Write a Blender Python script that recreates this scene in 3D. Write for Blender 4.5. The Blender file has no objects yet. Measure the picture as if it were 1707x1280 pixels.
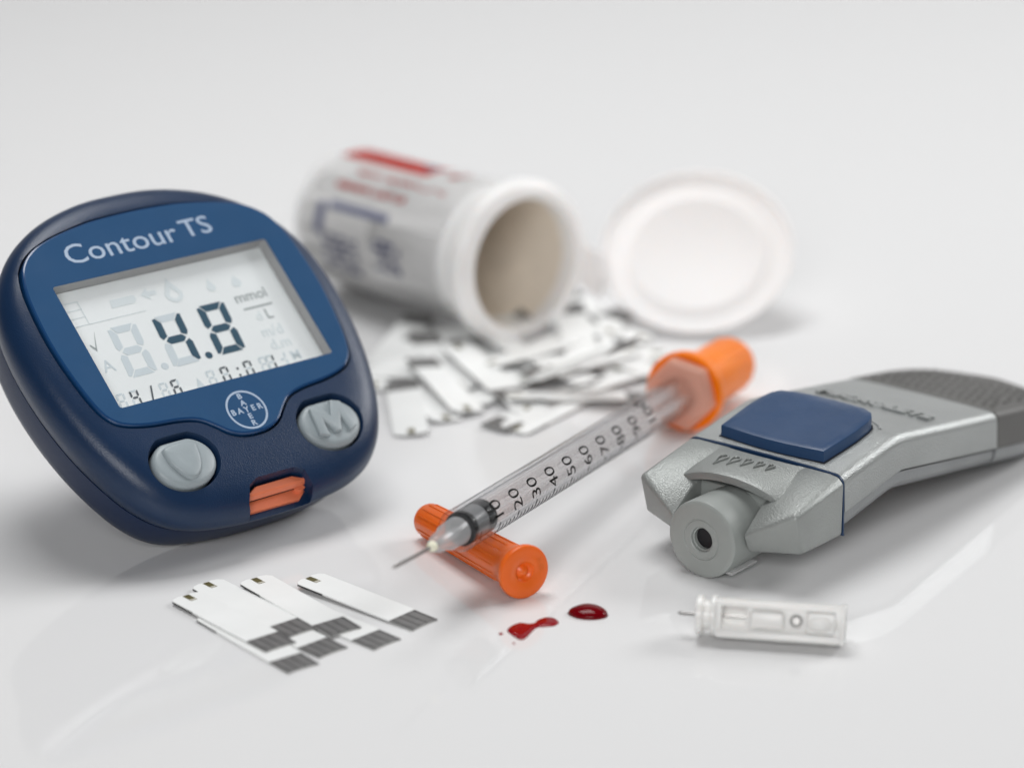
import bpy, bmesh, math, random
from math import sin, cos, pi, radians, sqrt, atan2
from mathutils import Vector, Matrix

# 1 unit = 1 cm throughout
SC = bpy.context.scene
SC.unit_settings.system = 'METRIC'
SC.unit_settings.scale_length = 0.01
COL = SC.collection

# ------------------------------------------------------------------ camera
PITCH, DIST = radians(19.0), 53.0
cam_d = bpy.data.cameras.new('camera')
cam = bpy.data.objects.new('camera', cam_d); COL.objects.link(cam)
cam.location = (0, -DIST * cos(PITCH), DIST * sin(PITCH))
cam.rotation_euler = (pi / 2 - PITCH, 0, 0)
cam_d.sensor_width = 36.0
cam_d.lens = 5000.0 / 1707.0 * 36.0
cam_d.clip_start, cam_d.clip_end = 1.0, 1000.0
cam_d.dof.use_dof = True
cam_d.dof.focus_distance = 44.9
cam_d.dof.aperture_fstop = 0.104
cam_d.dof.aperture_blades = 0
SC.camera = cam

# ------------------------------------------------------------------ light
w = bpy.data.worlds.new('World'); SC.world = w; w.use_nodes = True
bg = w.node_tree.nodes['Background']
bg.inputs[0].default_value = (1.0, 1.0, 1.0, 1)
bg.inputs[1].default_value = 0.06

def area(name, loc, target, size, power, col=(1, 1, 1), sy=None):
    d = bpy.data.lights.new(name, 'AREA'); d.energy = power; d.size = size; d.color = col
    if sy: d.shape = 'RECTANGLE'; d.size_y = sy
    o = bpy.data.objects.new(name, d); COL.objects.link(o); o.location = loc
    o.rotation_euler = (Vector(target) - Vector(loc)).to_track_quat('-Z', 'Y').to_euler()
    return o
area('softbox_overhead', (-6, 14, 64), (-1, 3, 0), 36, 27500, (1, 1, 1), 30)
area('softbox_side', (90, 40, 58), (2, -2, 1), 44, 54000, (1, 1, 1), 40)
area('softbox_front', (-8, -100, 46), (0, 4, 1), 50, 48000, (1, 1, 1), 34)

SC.view_settings.view_transform = 'Standard'
SC.view_settings.look = 'None'
SC.view_settings.exposure = 0.10
SC.view_settings.gamma = 1.0
SC.render.engine = 'CYCLES'
SC.cycles.use_denoising = True
SC.cycles.max_bounces = 14
SC.cycles.transparent_max_bounces = 24
SC.cycles.transmission_bounces = 12
SC.cycles.sample_clamp_indirect = 6.0
SC.cycles.caustics_reflective = False
SC.cycles.caustics_refractive = False

# ------------------------------------------------------------------ helpers
def tag(o, label=None, cat=None, group=None, kind=None):
    if label: o['label'] = label
    if cat: o['category'] = cat
    if group: o['group'] = group
    if kind: o['kind'] = kind
    return o

def empty(name, mat4=None):
    o = bpy.data.objects.new(name, None); COL.objects.link(o)
    o.empty_display_size = 0.3
    if mat4 is not None: o.matrix_world = mat4
    return o

def frame(origin, x, y, z):
    m = Matrix.Identity(4)
    for i, v in enumerate((x, y, z)):
        for r in range(3): m[r][i] = v[r]
    for r in range(3): m[r][3] = origin[r]
    return m

def finish(me, smooth=35):
    if smooth:
        for p in me.polygons: p.use_smooth = True
        me.set_sharp_from_angle(angle=radians(smooth))

def ob(name, bm, mt, parent=None, smooth=35, recalc=True):
    if recalc: bmesh.ops.recalc_face_normals(bm, faces=bm.faces)
    me = bpy.data.meshes.new(name); bm.to_mesh(me); bm.free()
    finish(me, smooth)
    o = bpy.data.objects.new(name, me); COL.objects.link(o)
    for m in (mt if isinstance(mt, (list, tuple)) else [mt]): me.materials.append(m)
    if parent: o.parent = parent
    return o

def dup(root, parent=None):
    c = root.copy(); COL.objects.link(c); c.parent = parent
    for ch in root.children: dup(ch, c)
    return c

def bx(bm, x0, x1, y0, y1, z0, z1):
    v = [bm.verts.new((x, y, z)) for z in (z0, z1) for y in (y0, y1) for x in (x0, x1)]
    for f in ((0, 2, 3, 1), (4, 5, 7, 6), (0, 1, 5, 4), (2, 6, 7, 3), (0, 4, 6, 2), (1, 3, 7, 5)):
        bm.faces.new([v[i] for i in f])
    return v

def box(x0, x1, y0, y1, z0, z1, bev=0.0, seg=2):
    bm = bmesh.new(); bx(bm, x0, x1, y0, y1, z0, z1)
    if bev: bevel(bm, bev, seg)
    return bm

def bevel(bm, w_, seg=2, ang=25):
    bmesh.ops.recalc_face_normals(bm, faces=bm.faces)
    e = [e for e in bm.edges if len(e.link_faces) == 2 and e.calc_face_angle(0) > radians(ang)]
    bmesh.ops.bevel(bm, geom=e, offset=w_, segments=seg, profile=0.5, affect='EDGES', clamp_overlap=True)

def loft(rings, cap0=True, cap1=True, bm=None, closed=True):
    bm = bm or bmesh.new()
    vs = [[bm.verts.new(p) for p in r] for r in rings]
    n = len(rings[0])
    for a, b in zip(vs, vs[1:]):
        for i in range(n if closed else n - 1):
            j = (i + 1) % n
            bm.faces.new((a[i], a[j], b[j], b[i]))
    if cap0: bm.faces.new(list(reversed(vs[0])))
    if cap1: bm.faces.new(vs[-1])
    return bm

def lathe(prof, n=64, axis='X', closed=False, bm=None):
    """prof: list of (along, radius); radius 0 ends are closed by tiny caps"""
    rings = []
    for s, r in prof:
        r = max(r, 1e-4)
        if axis == 'X': rings.append([(s, r * cos(2 * pi * i / n), r * sin(2 * pi * i / n)) for i in range(n)])
        else: rings.append([(r * cos(2 * pi * i / n), r * sin(2 * pi * i / n), s) for i in range(n)])
    if closed: rings.append(rings[0])
    bm = loft(rings, not closed, not closed, bm)
    if closed: bmesh.ops.remove_doubles(bm, verts=bm.verts, dist=1e-5)
    return bm

def prism(poly, z0, z1, bm=None):
    return loft([[(x, y, z0) for x, y in poly], [(x, y, z1) for x, y in poly]], bm=bm)

def hull(pts):
    bm = bmesh.new()
    for p in pts: bm.verts.new(p)
    r = bmesh.ops.convex_hull(bm, input=bm.verts)
    bmesh.ops.delete(bm, geom=list({g for g in r['geom_interior'] if isinstance(g, bmesh.types.BMVert)}), context='VERTS')
    bmesh.ops.dissolve_limit(bm, angle_limit=radians(4), verts=bm.verts, edges=bm.edges)
    return bm

def spline(pts, n, closed=True):
    """Catmull-Rom through pts, n samples evenly by arc length"""
    m = len(pts); out = []
    segs = m if closed else m - 1
    for i in range(segs):
        if closed: p = [pts[(i + k - 1) % m] for k in range(4)]
        else: p = [pts[min(max(i + k - 1, 0), m - 1)] for k in range(4)]
        for s in range(24):
            t = s / 24
            out.append(tuple(0.5 * (2 * p[1][d] + (p[2][d] - p[0][d]) * t + (2 * p[0][d] - 5 * p[1][d] + 4 * p[2][d] - p[3][d]) * t * t
                       + (3 * p[1][d] - p[0][d] - 3 * p[2][d] + p[3][d]) * t ** 3) for d in range(2)))
    if closed: out.append(out[0])
    else: out.append(tuple(pts[-1]))
    L = [0]
    for a, b in zip(out, out[1:]): L.append(L[-1] + math.hypot(b[0] - a[0], b[1] - a[1]))
    res = []; k = 0; cnt = n if closed else n - 1
    for i in range(n):
        d = L[-1] * i / cnt
        while k < len(L) - 2 and L[k + 1] < d: k += 1
        t = (d - L[k]) / max(1e-9, L[k + 1] - L[k])
        res.append((out[k][0] + (out[k + 1][0] - out[k][0]) * t, out[k][1] + (out[k + 1][1] - out[k][1]) * t))
    return res

def mirror_outline(half):
    """half outline from top centre down the right to bottom centre -> closed list"""
    left = [(-x, y) for x, y in reversed(half) if x > 1e-6]
    return list(half) + left

def inset(poly, d):
    n = len(poly); out = []
    for i in range(n):
        a, b = poly[i - 1], poly[(i + 1) % n]
        tx, ty = b[0] - a[0], b[1] - a[1]; l = math.hypot(tx, ty)
        out.append((poly[i][0] + ty / l * d * SGN, poly[i][1] - tx / l * d * SGN))
    return out
SGN = 1.0   # outlines run clockwise (top centre -> right -> bottom)

def boolean(o, cutters, op='DIFFERENCE'):
    for c in cutters:
        m = o.modifiers.new('b', 'BOOLEAN'); m.operation = op; m.object = c; m.solver = 'EXACT'
    bpy.context.view_layer.update()
    dg = bpy.context.evaluated_depsgraph_get()
    me = bpy.data.meshes.new_from_object(o.evaluated_get(dg))
    o.modifiers.clear(); old = o.data; o.data = me; bpy.data.meshes.remove(old)
    for c in cutters:
        m = c.data; bpy.data.objects.remove(c); bpy.data.meshes.remove(m)
    return o

def smooth_obj(o, ang=35):
    finish(o.data, ang); return o

def text_bm(s, size, extrude=0.0, bold=0.0, align='CENTER', bevel_d=0.0, res=3):
    c = bpy.data.curves.new('t', 'FONT'); c.body = s; c.size = size; c.extrude = extrude; c.offset = bold
    c.align_x = align; c.align_y = 'CENTER'; c.bevel_depth = bevel_d; c.resolution_u = res
    o = bpy.data.objects.new('t', c); COL.objects.link(o)
    bpy.context.view_layer.update()
    me = bpy.data.meshes.new_from_object(o.evaluated_get(bpy.context.evaluated_depsgraph_get()))
    bm = bmesh.new(); bm.from_mesh(me)
    bpy.data.objects.remove(o); bpy.data.curves.remove(c); bpy.data.meshes.remove(me)
    return bm

def xf(bm, m):
    bmesh.ops.transform(bm, matrix=m, verts=bm.verts); return bm

def join_bm(a, b):
    me = bpy.data.meshes.new('tmp'); b.to_mesh(me); b.free(); a.from_mesh(me); bpy.data.meshes.remove(me); return a

def tube(path, r, n=8, closed=False):
    """round tube along 3-D path"""
    P = [Vector(p) for p in path]; rings = []
    for i, p in enumerate(P):
        a = P[i - 1] if (i > 0 or closed) else p
        b = P[(i + 1) % len(P)] if (i < len(P) - 1 or closed) else p
        t = (b - a).normalized()
        u = t.cross(Vector((0, 0, 1)))
        u = u.normalized() if u.length > 1e-4 else t.cross(Vector((1, 0, 0))).normalized()
        v = u.cross(t)
        rr = r[i] if isinstance(r, (list, tuple)) else r
        rings.append([tuple(p + u * rr * cos(2 * pi * k / n) + v * rr * sin(2 * pi * k / n)) for k in range(n)])
    if closed: rings.append(rings[0])
    bm = loft(rings, not closed, not closed)
    if closed: bmesh.ops.remove_doubles(bm, verts=bm.verts, dist=1e-6)
    return bm

# ------------------------------------------------------------------ materials
def mat(name, col, rough=0.4, metal=0.0, spec=0.5, bump=None, vary=0.0, vscale=1.5, coat=0.0, sss=0.0, sss_r=(0.1, 0.1, 0.1), rvar=0.0, trans=0.0, ior=1.5):
    m = bpy.data.materials.new(name); m.use_nodes = True
    nt = m.node_tree; N = nt.nodes; L = nt.links; p = N['Principled BSDF']
    p.inputs['Base Color'].default_value = (*col, 1)
    p.inputs['Roughness'].default_value = rough
    p.inputs['Metallic'].default_value = metal
    p.inputs['Specular IOR Level'].default_value = spec
    p.inputs['IOR'].default_value = ior
    if coat: p.inputs['Coat Weight'].default_value = coat; p.inputs['Coat Roughness'].default_value = 0.05
    if trans: p.inputs['Transmission Weight'].default_value = trans
    if sss:
        p.inputs['Subsurface Weight'].default_value = sss; p.inputs['Subsurface Radius'].default_value = sss_r
        p.inputs['Subsurface Scale'].default_value = 1.0
    tc = N.new('ShaderNodeTexCoord')
    if vary:
        n = N.new('ShaderNodeTexNoise'); n.inputs['Scale'].default_value = vscale; n.inputs['Detail'].default_value = 5
        L.new(tc.outputs['Object'], n.inputs['Vector'])
        mr = N.new('ShaderNodeMapRange'); mr.inputs[1].default_value = 0.3; mr.inputs[2].default_value = 0.7
        mr.inputs[3].default_value = 1 - vary; mr.inputs[4].default_value = 1 + vary
        L.new(n.outputs['Fac'], mr.inputs[0])
        mx = N.new('ShaderNodeMix'); mx.data_type = 'RGBA'; mx.blend_type = 'MULTIPLY'; mx.inputs[0].default_value = 1
        mx.inputs[6].default_value = (*col, 1); L.new(mr.outputs[0], mx.inputs[7]); L.new(mx.outputs[2], p.inputs['Base Color'])
    if rvar:
        n2 = N.new('ShaderNodeTexNoise'); n2.inputs['Scale'].default_value = 2.2; n2.inputs['Detail'].default_value = 8
        L.new(tc.outputs['Object'], n2.inputs['Vector'])
        m2 = N.new('ShaderNodeMapRange'); m2.inputs[1].default_value = 0.3; m2.inputs[2].default_value = 0.7
        m2.inputs[3].default_value = rough - rvar; m2.inputs[4].default_value = rough + rvar
        L.new(n2.outputs['Fac'], m2.inputs[0]); L.new(m2.outputs[0], p.inputs['Roughness'])
    if bump:
        sc, st = bump
        n3 = N.new('ShaderNodeTexNoise'); n3.inputs['Scale'].default_value = sc; n3.inputs['Detail'].default_value = 2
        L.new(tc.outputs['Object'], n3.inputs['Vector'])
        b = N.new('ShaderNodeBump'); b.inputs['Strength'].default_value = st; b.inputs['Distance'].default_value = 0.02
        L.new(n3.outputs['Fac'], b.inputs['Height']); L.new(b.outputs[0], p.inputs['Normal'])
    return m

def clear_mat(name, tint=(0.95, 0.95, 0.95), edge=(0.45, 0.45, 0.47), rough=0.03, frost=0.0, frost_col=(0.9, 0.9, 0.9)):
    """thin clear plastic: see-through with Fresnel gloss and denser tint at grazing angles"""
    m = bpy.data.materials.new(name); m.use_nodes = True
    nt = m.node_tree; N = nt.nodes; L = nt.links; N.remove(N['Principled BSDF']); out = N['Material Output']
    lw = N.new('ShaderNodeLayerWeight'); lw.inputs[0].default_value = 0.5
    rp = N.new('ShaderNodeValToRGB'); rp.color_ramp.elements[0].color = (*tint, 1); rp.color_ramp.elements[1].color = (*edge, 1)
    rp.color_ramp.elements[0].position = 0.6; rp.color_ramp.elements[1].position = 0.98
    L.new(lw.outputs['Facing'], rp.inputs[0])
    tr = N.new('ShaderNodeBsdfTransparent'); L.new(rp.outputs[0], tr.inputs[0])
    gl = N.new('ShaderNodeBsdfGlossy'); gl.inputs['Roughness'].default_value = rough
    pw = N.new('ShaderNodeMath'); pw.operation = 'POWER'; pw.inputs[1].default_value = 4.5; L.new(lw.outputs['Facing'], pw.inputs[0])
    fr = N.new('ShaderNodeMapRange'); fr.inputs[3].default_value = 0.04; fr.inputs[4].default_value = 0.85; L.new(pw.outputs[0], fr.inputs[0])
    mx = N.new('ShaderNodeMixShader'); L.new(fr.outputs[0], mx.inputs[0]); L.new(tr.outputs[0], mx.inputs[1]); L.new(gl.outputs[0], mx.inputs[2])
    last = mx
    if frost:
        d = N.new('ShaderNodeBsdfDiffuse'); d.inputs[0].default_value = (*frost_col, 1)
        t = N.new('ShaderNodeBsdfTranslucent'); t.inputs[0].default_value = (*frost_col, 1)
        a = N.new('ShaderNodeMixShader'); a.inputs[0].default_value = 0.5; L.new(d.outputs[0], a.inputs[1]); L.new(t.outputs[0], a.inputs[2])
        m2 = N.new('ShaderNodeMixShader'); m2.inputs[0].default_value = frost; L.new(mx.outputs[0], m2.inputs[1]); L.new(a.outputs[0], m2.inputs[2])
        last = m2
    L.new(last.outputs[0], out.inputs[0])
    return m

M = {}
M['table'] = mat('white_acrylic', (0.755, 0.755, 0.757), 0.05, spec=0.25, rvar=0.02)
M['navy'] = mat('navy_plastic', (0.006, 0.024, 0.068), 0.34, spec=0.42, bump=(44, 0.22), vary=0.05)
M['navy_back'] = mat('navy_back_plastic', (0.008, 0.021, 0.062), 0.42, bump=(55, 0.16))
M['frame_blue'] = mat('window_blue', (0.029, 0.084, 0.185), 0.17, coat=0.4, vary=0.03, rvar=0.05)
M['lens_rim'] = mat('lens_rim_blue', (0.008, 0.05, 0.15), 0.2, coat=0.2)
M['white_print'] = mat('pale_print', (0.38, 0.47, 0.60), 0.4)
M['lcd'] = mat('lcd_glass', (0.91, 0.95, 0.92), 0.35, spec=0.3, vary=0.015, vscale=0.8)
M['lcd_dark'] = mat('lcd_segment', (0.030, 0.090, 0.135), 0.4)
M['lcd_small'] = mat('lcd_small_segment', (0.10, 0.12, 0.13), 0.5)
M['lcd_ghost'] = mat('lcd_unlit_segment', (0.67, 0.75, 0.76), 0.4)
M['lcd_ghost2'] = mat('lcd_unlit_icon', (0.77, 0.84, 0.83), 0.4)
M['lcd_wall'] = mat('lcd_surround', (0.42, 0.42, 0.415), 0.5)
M['glass'] = clear_mat('lens_glass', (0.99, 0.99, 1.0), (0.85, 0.88, 0.9), 0.02)
M['rubber_grey'] = mat('grey_rubber', (0.30, 0.345, 0.365), 0.42, bump=(40, 0.08), vary=0.04, sss=0.1)
M['port_orange'] = mat('salmon_plastic', (0.72, 0.19, 0.09), 0.4, vary=0.05, bump=(30, 0.06))
M['black'] = mat('black_gap', (0.006, 0.006, 0.008), 0.6)
M['seam'] = mat('seam_shadow', (0.004, 0.008, 0.02), 0.6)  # near-black filler: the shade inside gaps is put into its colour
M['orange'] = mat('orange_plastic', (0.82, 0.145, 0.012), 0.33, sss=0.25, sss_r=(0.12, 0.04, 0.01), vary=0.05, bump=(14, 0.05))
M['orange_far'] = mat('orange_cover_plastic', (0.95, 0.215, 0.0), 0.40, spec=0.3, sss=0.2, sss_r=(0.12, 0.05, 0.01), vary=0.04)
M['barrel'] = clear_mat('clear_barrel', (0.988, 0.988, 0.99), (0.70, 0.70, 0.72), 0.04)
M['flange'] = clear_mat('frosted_flange', (0.99, 0.97, 0.96), (0.9, 0.85, 0.85), 0.15, 0.75, (1.0, 0.66, 0.53))
M['hub'] = clear_mat('frosted_hub', (0.97, 0.97, 0.97), (0.6, 0.6, 0.62), 0.06, 0.28, (0.88, 0.89, 0.9))
M['rod'] = clear_mat('plunger_plastic', (0.985, 0.98, 0.98), (0.9, 0.9, 0.9), 0.2, 0.22, (0.93, 0.90, 0.89))
M['stopper'] = mat('black_rubber', (0.006, 0.007, 0.008), 0.4, spec=0.25, bump=(30, 0.05))
M['stopper_mid'] = mat('grey_rubber_band', (0.17, 0.175, 0.18), 0.3)
M['ink'] = mat('black_ink', (0.005, 0.005, 0.005), 0.7, spec=0.08)
M['steel'] = mat('steel', (0.42, 0.41, 0.40), 0.30, metal=1.0)
M['needle_steel'] = mat('dull_needle_steel', (0.16, 0.15, 0.145), 0.38, metal=1.0)
M['glue'] = mat('epoxy', (0.80, 0.78, 0.62), 0.25, sss=0.3)
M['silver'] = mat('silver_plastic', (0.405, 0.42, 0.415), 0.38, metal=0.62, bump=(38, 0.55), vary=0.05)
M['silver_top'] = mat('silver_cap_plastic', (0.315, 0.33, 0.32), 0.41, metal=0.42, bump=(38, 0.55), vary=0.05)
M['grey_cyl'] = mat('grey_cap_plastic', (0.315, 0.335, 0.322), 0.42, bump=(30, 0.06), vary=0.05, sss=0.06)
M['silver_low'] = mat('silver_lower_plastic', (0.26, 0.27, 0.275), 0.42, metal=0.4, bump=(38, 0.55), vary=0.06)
M['tail'] = mat('dark_grey_rubber', (0.105, 0.103, 0.098), 0.5, bump=(30, 0.12), vary=0.06)
M['tail_side'] = mat('mid_grey_plastic', (0.30, 0.31, 0.315), 0.4, metal=0.3, bump=(30, 0.1), vary=0.05)
M['btn_blue'] = mat('blue_button_plastic', (0.018, 0.056, 0.140), 0.36, bump=(45, 0.10), vary=0.05, rvar=0.08)
M['gasket'] = mat('blue_gasket', (0.010, 0.036, 0.095), 0.35)
M['vial'] = mat('white_polypropylene', (0.88, 0.87, 0.86), 0.38, sss=0.35, sss_r=(0.25, 0.2, 0.17), vary=0.015)
M['vial_in'] = mat('beige_liner', (0.84, 0.76, 0.655), 0.6, vary=0.06)
M['lid'] = mat('translucent_lid', (0.84, 0.80, 0.785), 0.45, sss=0.6, sss_r=(0.4, 0.32, 0.28))
M['label'] = mat('paper_label', (0.91, 0.905, 0.90), 0.35, vary=0.01)
M['red_print'] = mat('red_print', (0.74, 0.065, 0.045), 0.4, vary=0.05)
M['strip'] = mat('strip_white', (0.89, 0.90, 0.89), 0.33, vary=0.02)
M['strip_edge'] = mat('strip_core', (0.50, 0.50, 0.49), 0.5)
M['pad'] = mat('carbon_pad', (0.165, 0.162, 0.16), 0.38, vary=0.1, vscale=5)
M['trace'] = mat('carbon_trace', (0.03, 0.03, 0.03), 0.45)
M['tip'] = mat('gold_window', (0.10, 0.085, 0.03), 0.4, vary=0.3, vscale=12)
M['tip_lt'] = mat('tip_mark', (0.55, 0.53, 0.46), 0.4)
M['blood'] = mat('blood', (0.15, 0.001, 0.004), 0.06, spec=0.15)
M['blood_thin'] = mat('blood_thin_film', (0.26, 0.002, 0.008), 0.07, spec=0.35)
M['lancet'] = mat('lancet_white', (0.80, 0.79, 0.77), 0.3, sss=0.25, sss_r=(0.1, 0.08, 0.07))

def print_mat(name, col, base, scale, thr):
    """ink broken into tiny illegible rows"""
    m = mat(name, col, 0.4); nt = m.node_tree; N = nt.nodes; L = nt.links; p = N['Principled BSDF']
    tc = N.new('ShaderNodeTexCoord'); mp = N.new('ShaderNodeMapping'); mp.inputs['Scale'].default_value = scale
    n = N.new('ShaderNodeTexNoise'); n.inputs['Scale'].default_value = 1.0; n.inputs['Detail'].default_value = 3
    r = N.new('ShaderNodeValToRGB'); r.color_ramp.elements[0].position = thr; r.color_ramp.elements[1].position = thr + 0.05
    r.color_ramp.elements[0].color = (*base, 1); r.color_ramp.elements[1].color = (*col, 1)
    L.new(tc.outputs['Object'], mp.inputs[0]); L.new(mp.outputs[0], n.inputs['Vector']); L.new(n.outputs['Fac'], r.inputs[0]); L.new(r.outputs[0], p.inputs['Base Color'])
    return m
M['red_text'] = print_mat('red_small_print', (0.60, 0.10, 0.08), (0.87, 0.865, 0.86), (9, 9, 9), 0.44)
M['blue_text'] = print_mat('blue_small_print', (0.11, 0.12, 0.26), (0.87, 0.865, 0.86), (8, 8, 8), 0.45)
M['blue_print'] = mat('blue_print', (0.31, 0.33, 0.48), 0.4)

# ------------------------------------------------------------------ the table
bm = bmesh.new()
prof = [(-70, 0), (-20, 0), (20, 0), (48, 0)] + [(48 + 30 * sin(radians(a)), 30 - 30 * cos(radians(a))) for a in range(10, 81, 10)] + [(79, 40), (84, 75)]  # rear sweep is out of view, added to keep the table's reflection white
g = [[bm.verts.new((x, y, z)) for x in (-150, -60, 0, 60, 150)] for y, z in prof]
for a, b in zip(g, g[1:]):
    for i in range(4): bm.faces.new((a[i], a[i + 1], b[i + 1], b[i]))
tag(ob('tabletop', bm, M['table'], smooth=60), 'glossy white acrylic sheet under everything, with an unseen rear sweep added for its reflection', 'tabletop', kind='structure')

# ------------------------------------------------------------------ glucose meter
PSI, TH = radians(41.2), radians(41.0)
R = Vector((cos(PSI), sin(PSI), 0)); U = Vector((-sin(PSI) * cos(TH), cos(PSI) * cos(TH), sin(TH))); NN = R.cross(U)
P0 = Vector((-4.960, -6.054, 3.080)) + R * 0.07
meter = empty('glucose_meter', frame(P0, R, U, NN) @ Matrix.Scale(1.006, 4))
tag(meter, 'navy blue glucose meter tilted up, its grey screen reading 4.8', 'glucose meter')

half = [(0, 2.68), (0.55, 2.66), (1.05, 2.57), (1.55, 2.40), (1.98, 2.16), (2.35, 1.84), (2.66, 1.42), (2.86, 0.90), (2.94, 0.25),
        (2.91, -0.50), (2.78, -1.25), (2.56, -1.93), (2.28, -2.48), (1.92, -2.86), (1.45, -3.08), (0.75, -3.19), (0, -3.22)]
outl = spline(mirror_outline(half), 160)
def face_z(x, y):
    t = max(0.0, (-1.75 - y) / 1.45)
    return -0.03 - 0.24 * t * t
rings = []
for d, z in ((0.17, -0.86), (0.12, -0.80), (0.05, -0.66), (0.01, -0.52), (0.0, -0.40), (0.02, -0.29), (0.065, -0.19), (0.13, -0.115), (0.21, -0.065), (0.31, -0.03), (0.45, -0.008)):
    rings.append([(x, y, z + (face_z(x, y) + 0.03) * min(1, max(0, (z + 0.86) / 0.84))) for x, y in inset(outl, d)])
base = inset(outl, 0.45)
for s in (0.9, 0.78, 0.62, 0.45, 0.28, 0.1):
    rings.append([(x * s, y * s - 0.2 * (1 - s), face_z(x * s, y * s - 0.2 * (1 - s)) + 0.03) for x, y in base])
shell = ob('front_shell', loft(rings), M['navy'], smooth=0)

def cutter(bm):
    o = ob('cut', bm, M['navy'], smooth=0); return o
lens_half = [(0, 2.15), (0.55, 2.135), (0.94, 2.10), (1.53, 1.99), (1.96, 1.84), (2.24, 1.62), (2.38, 1.36), (2.47, 1.0), (2.515, 0.42), (2.50, -0.12), (2.43, -0.68),
             (2.34, -1.07), (2.22, -1.29), (2.02, -1.42), (1.65, -1.51), (1.15, -1.56), (0.85, -1.64), (0.65, -1.79), (0.47, -1.96), (0.26, -2.06), (0, -2.09)]
lens_o = spline(mirror_outline(lens_half), 200)
def flat_circle(cx, cy, r, ry, cut, n=56):
    pts = []
    for i in range(n):
        a = 2 * pi * i / n
        x, y = r * sin(a), ry * cos(a)
        if y > cut: y = cut + (y - cut) * 0.12
        pts.append((cx + x, cy + y))
    return pts
BTN = [(-1.40, -2.21), (1.32, -2.23)]
cuts = [cutter(prism(inset(lens_o, -0.035), -0.33, 0.4))]
for cx, cy in BTN:
    q = flat_circle(cx, cy, 0.575, 0.465, 0.41)
    q2 = flat_circle(cx, cy, 0.635, 0.525, 0.475)
    z = face_z(cx, cy)
    cuts.append(cutter(loft([[(x, y, -0.62) for x, y in q], [(x, y, z - 0.07) for x, y in q], [(x, y, z + 0.10) for x, y in q2]])))
# strip port: a scooped slot on the lower edge
pq = [(-0.52, -3.6), (0.52, -3.6), (0.60, -3.05), (0.50, -2.83), (0.34, -2.76), (-0.34, -2.76), (-0.50, -2.83), (-0.60, -3.05)]
pq2 = [(x * 1.10, y + (0.06 if y > -3.2 else 0)) for x, y in pq]
cuts.append(cutter(loft([[(x, y, -0.57) for x, y in pq], [(x, y, -0.24) for x, y in pq], [(x, y, 0.2) for x, y in pq2]])))
boolean(shell, cuts); shell.parent = meter; smooth_obj(shell, 28)
for i in range(len(shell.data.materials) - 1, 0, -1): shell.data.materials.pop(index=i)
bvm = shell.modifiers.new('edge', 'BEVEL'); bvm.width = 0.022; bvm.segments = 2; bvm.limit_method = 'ANGLE'; bvm.angle_limit = radians(38); bvm.harden_normals = False

# back shell with a step in its seam at the port
rings = []
for d, z in ((1.1, -1.72), (0.80, -1.69), (0.42, -1.62), (0.28, -1.50), (0.205, -1.32), (0.175, -1.08), (0.165, -0.95), (0.165, -0.885)):
    rings.append([(x, y, z) for x, y in inset(outl, d)])
ob('back_shell', loft(rings), M['navy_back'], meter)
ob('seam_gap', loft([[(x, y, z) for x, y in inset(outl, 0.20)] for z in (-0.90, -0.84)]), M['seam'], meter)

# window plate with the rectangular opening
win = ob('window_frame', loft([[(x, y, -0.28) for x, y in lens_o], [(x, y, 0.006) for x, y in lens_o], [(x, y, 0.030) for x, y in inset(lens_o, 0.012)], [(x, y, 0.040) for x, y in inset(lens_o, 0.035)]]), [M['frame_blue'], M['lens_rim']], smooth=0)
def rrect(x0, x1, y0, y1, r, n=6):
    pts = []
    for cx, cy, a0 in ((x1 - r, y1 - r, 90), (x1 - r, y0 + r, 0), (x0 + r, y0 + r, -90), (x0 + r, y1 - r, -180)):
        for k in range(n + 1):
            a = radians(a0 - 90 * k / n); pts.append((cx + r * cos(a), cy + r * sin(a)))
    return pts
hole = rrect(-1.99, 1.99, -1.127, 1.127, 0.05)
boolean(win, [cutter(prism(hole, -0.4, 0.2))]); win.parent = meter
while len(win.data.materials) > 2: win.data.materials.pop(index=len(win.data.materials) - 1)
for p in win.data.polygons:
    p.material_index = 0 if p.center.z > 0.036 or (abs(p.center.x) < 2.0 and abs(p.center.y) < 1.14 and abs(p.normal.z) < 0.5) else 1
smooth_obj(win, 8)
ob('window_lining', loft([[(x, y, -0.20) for x, y in hole], [(x, y, 0.03) for x, y in hole], [(x * 0.997, y * 0.996, 0.03) for x, y in hole], [(x * 0.997, y * 0.996, -0.20) for x, y in hole]], False, False), M['lcd_wall'], meter, smooth=0)
ob('lens', prism(rrect(-1.985, 1.985, -1.122, 1.122, 0.05), 0.024, 0.036), M['glass'], meter, smooth=0)
lcd = ob('lcd_screen', box(-1.975, 1.975, -1.115, 1.115, -0.20, -0.180), M['lcd'], meter, smooth=0)
# thin line highlight under the logo is part of the window rim
LZ = -0.177

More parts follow.
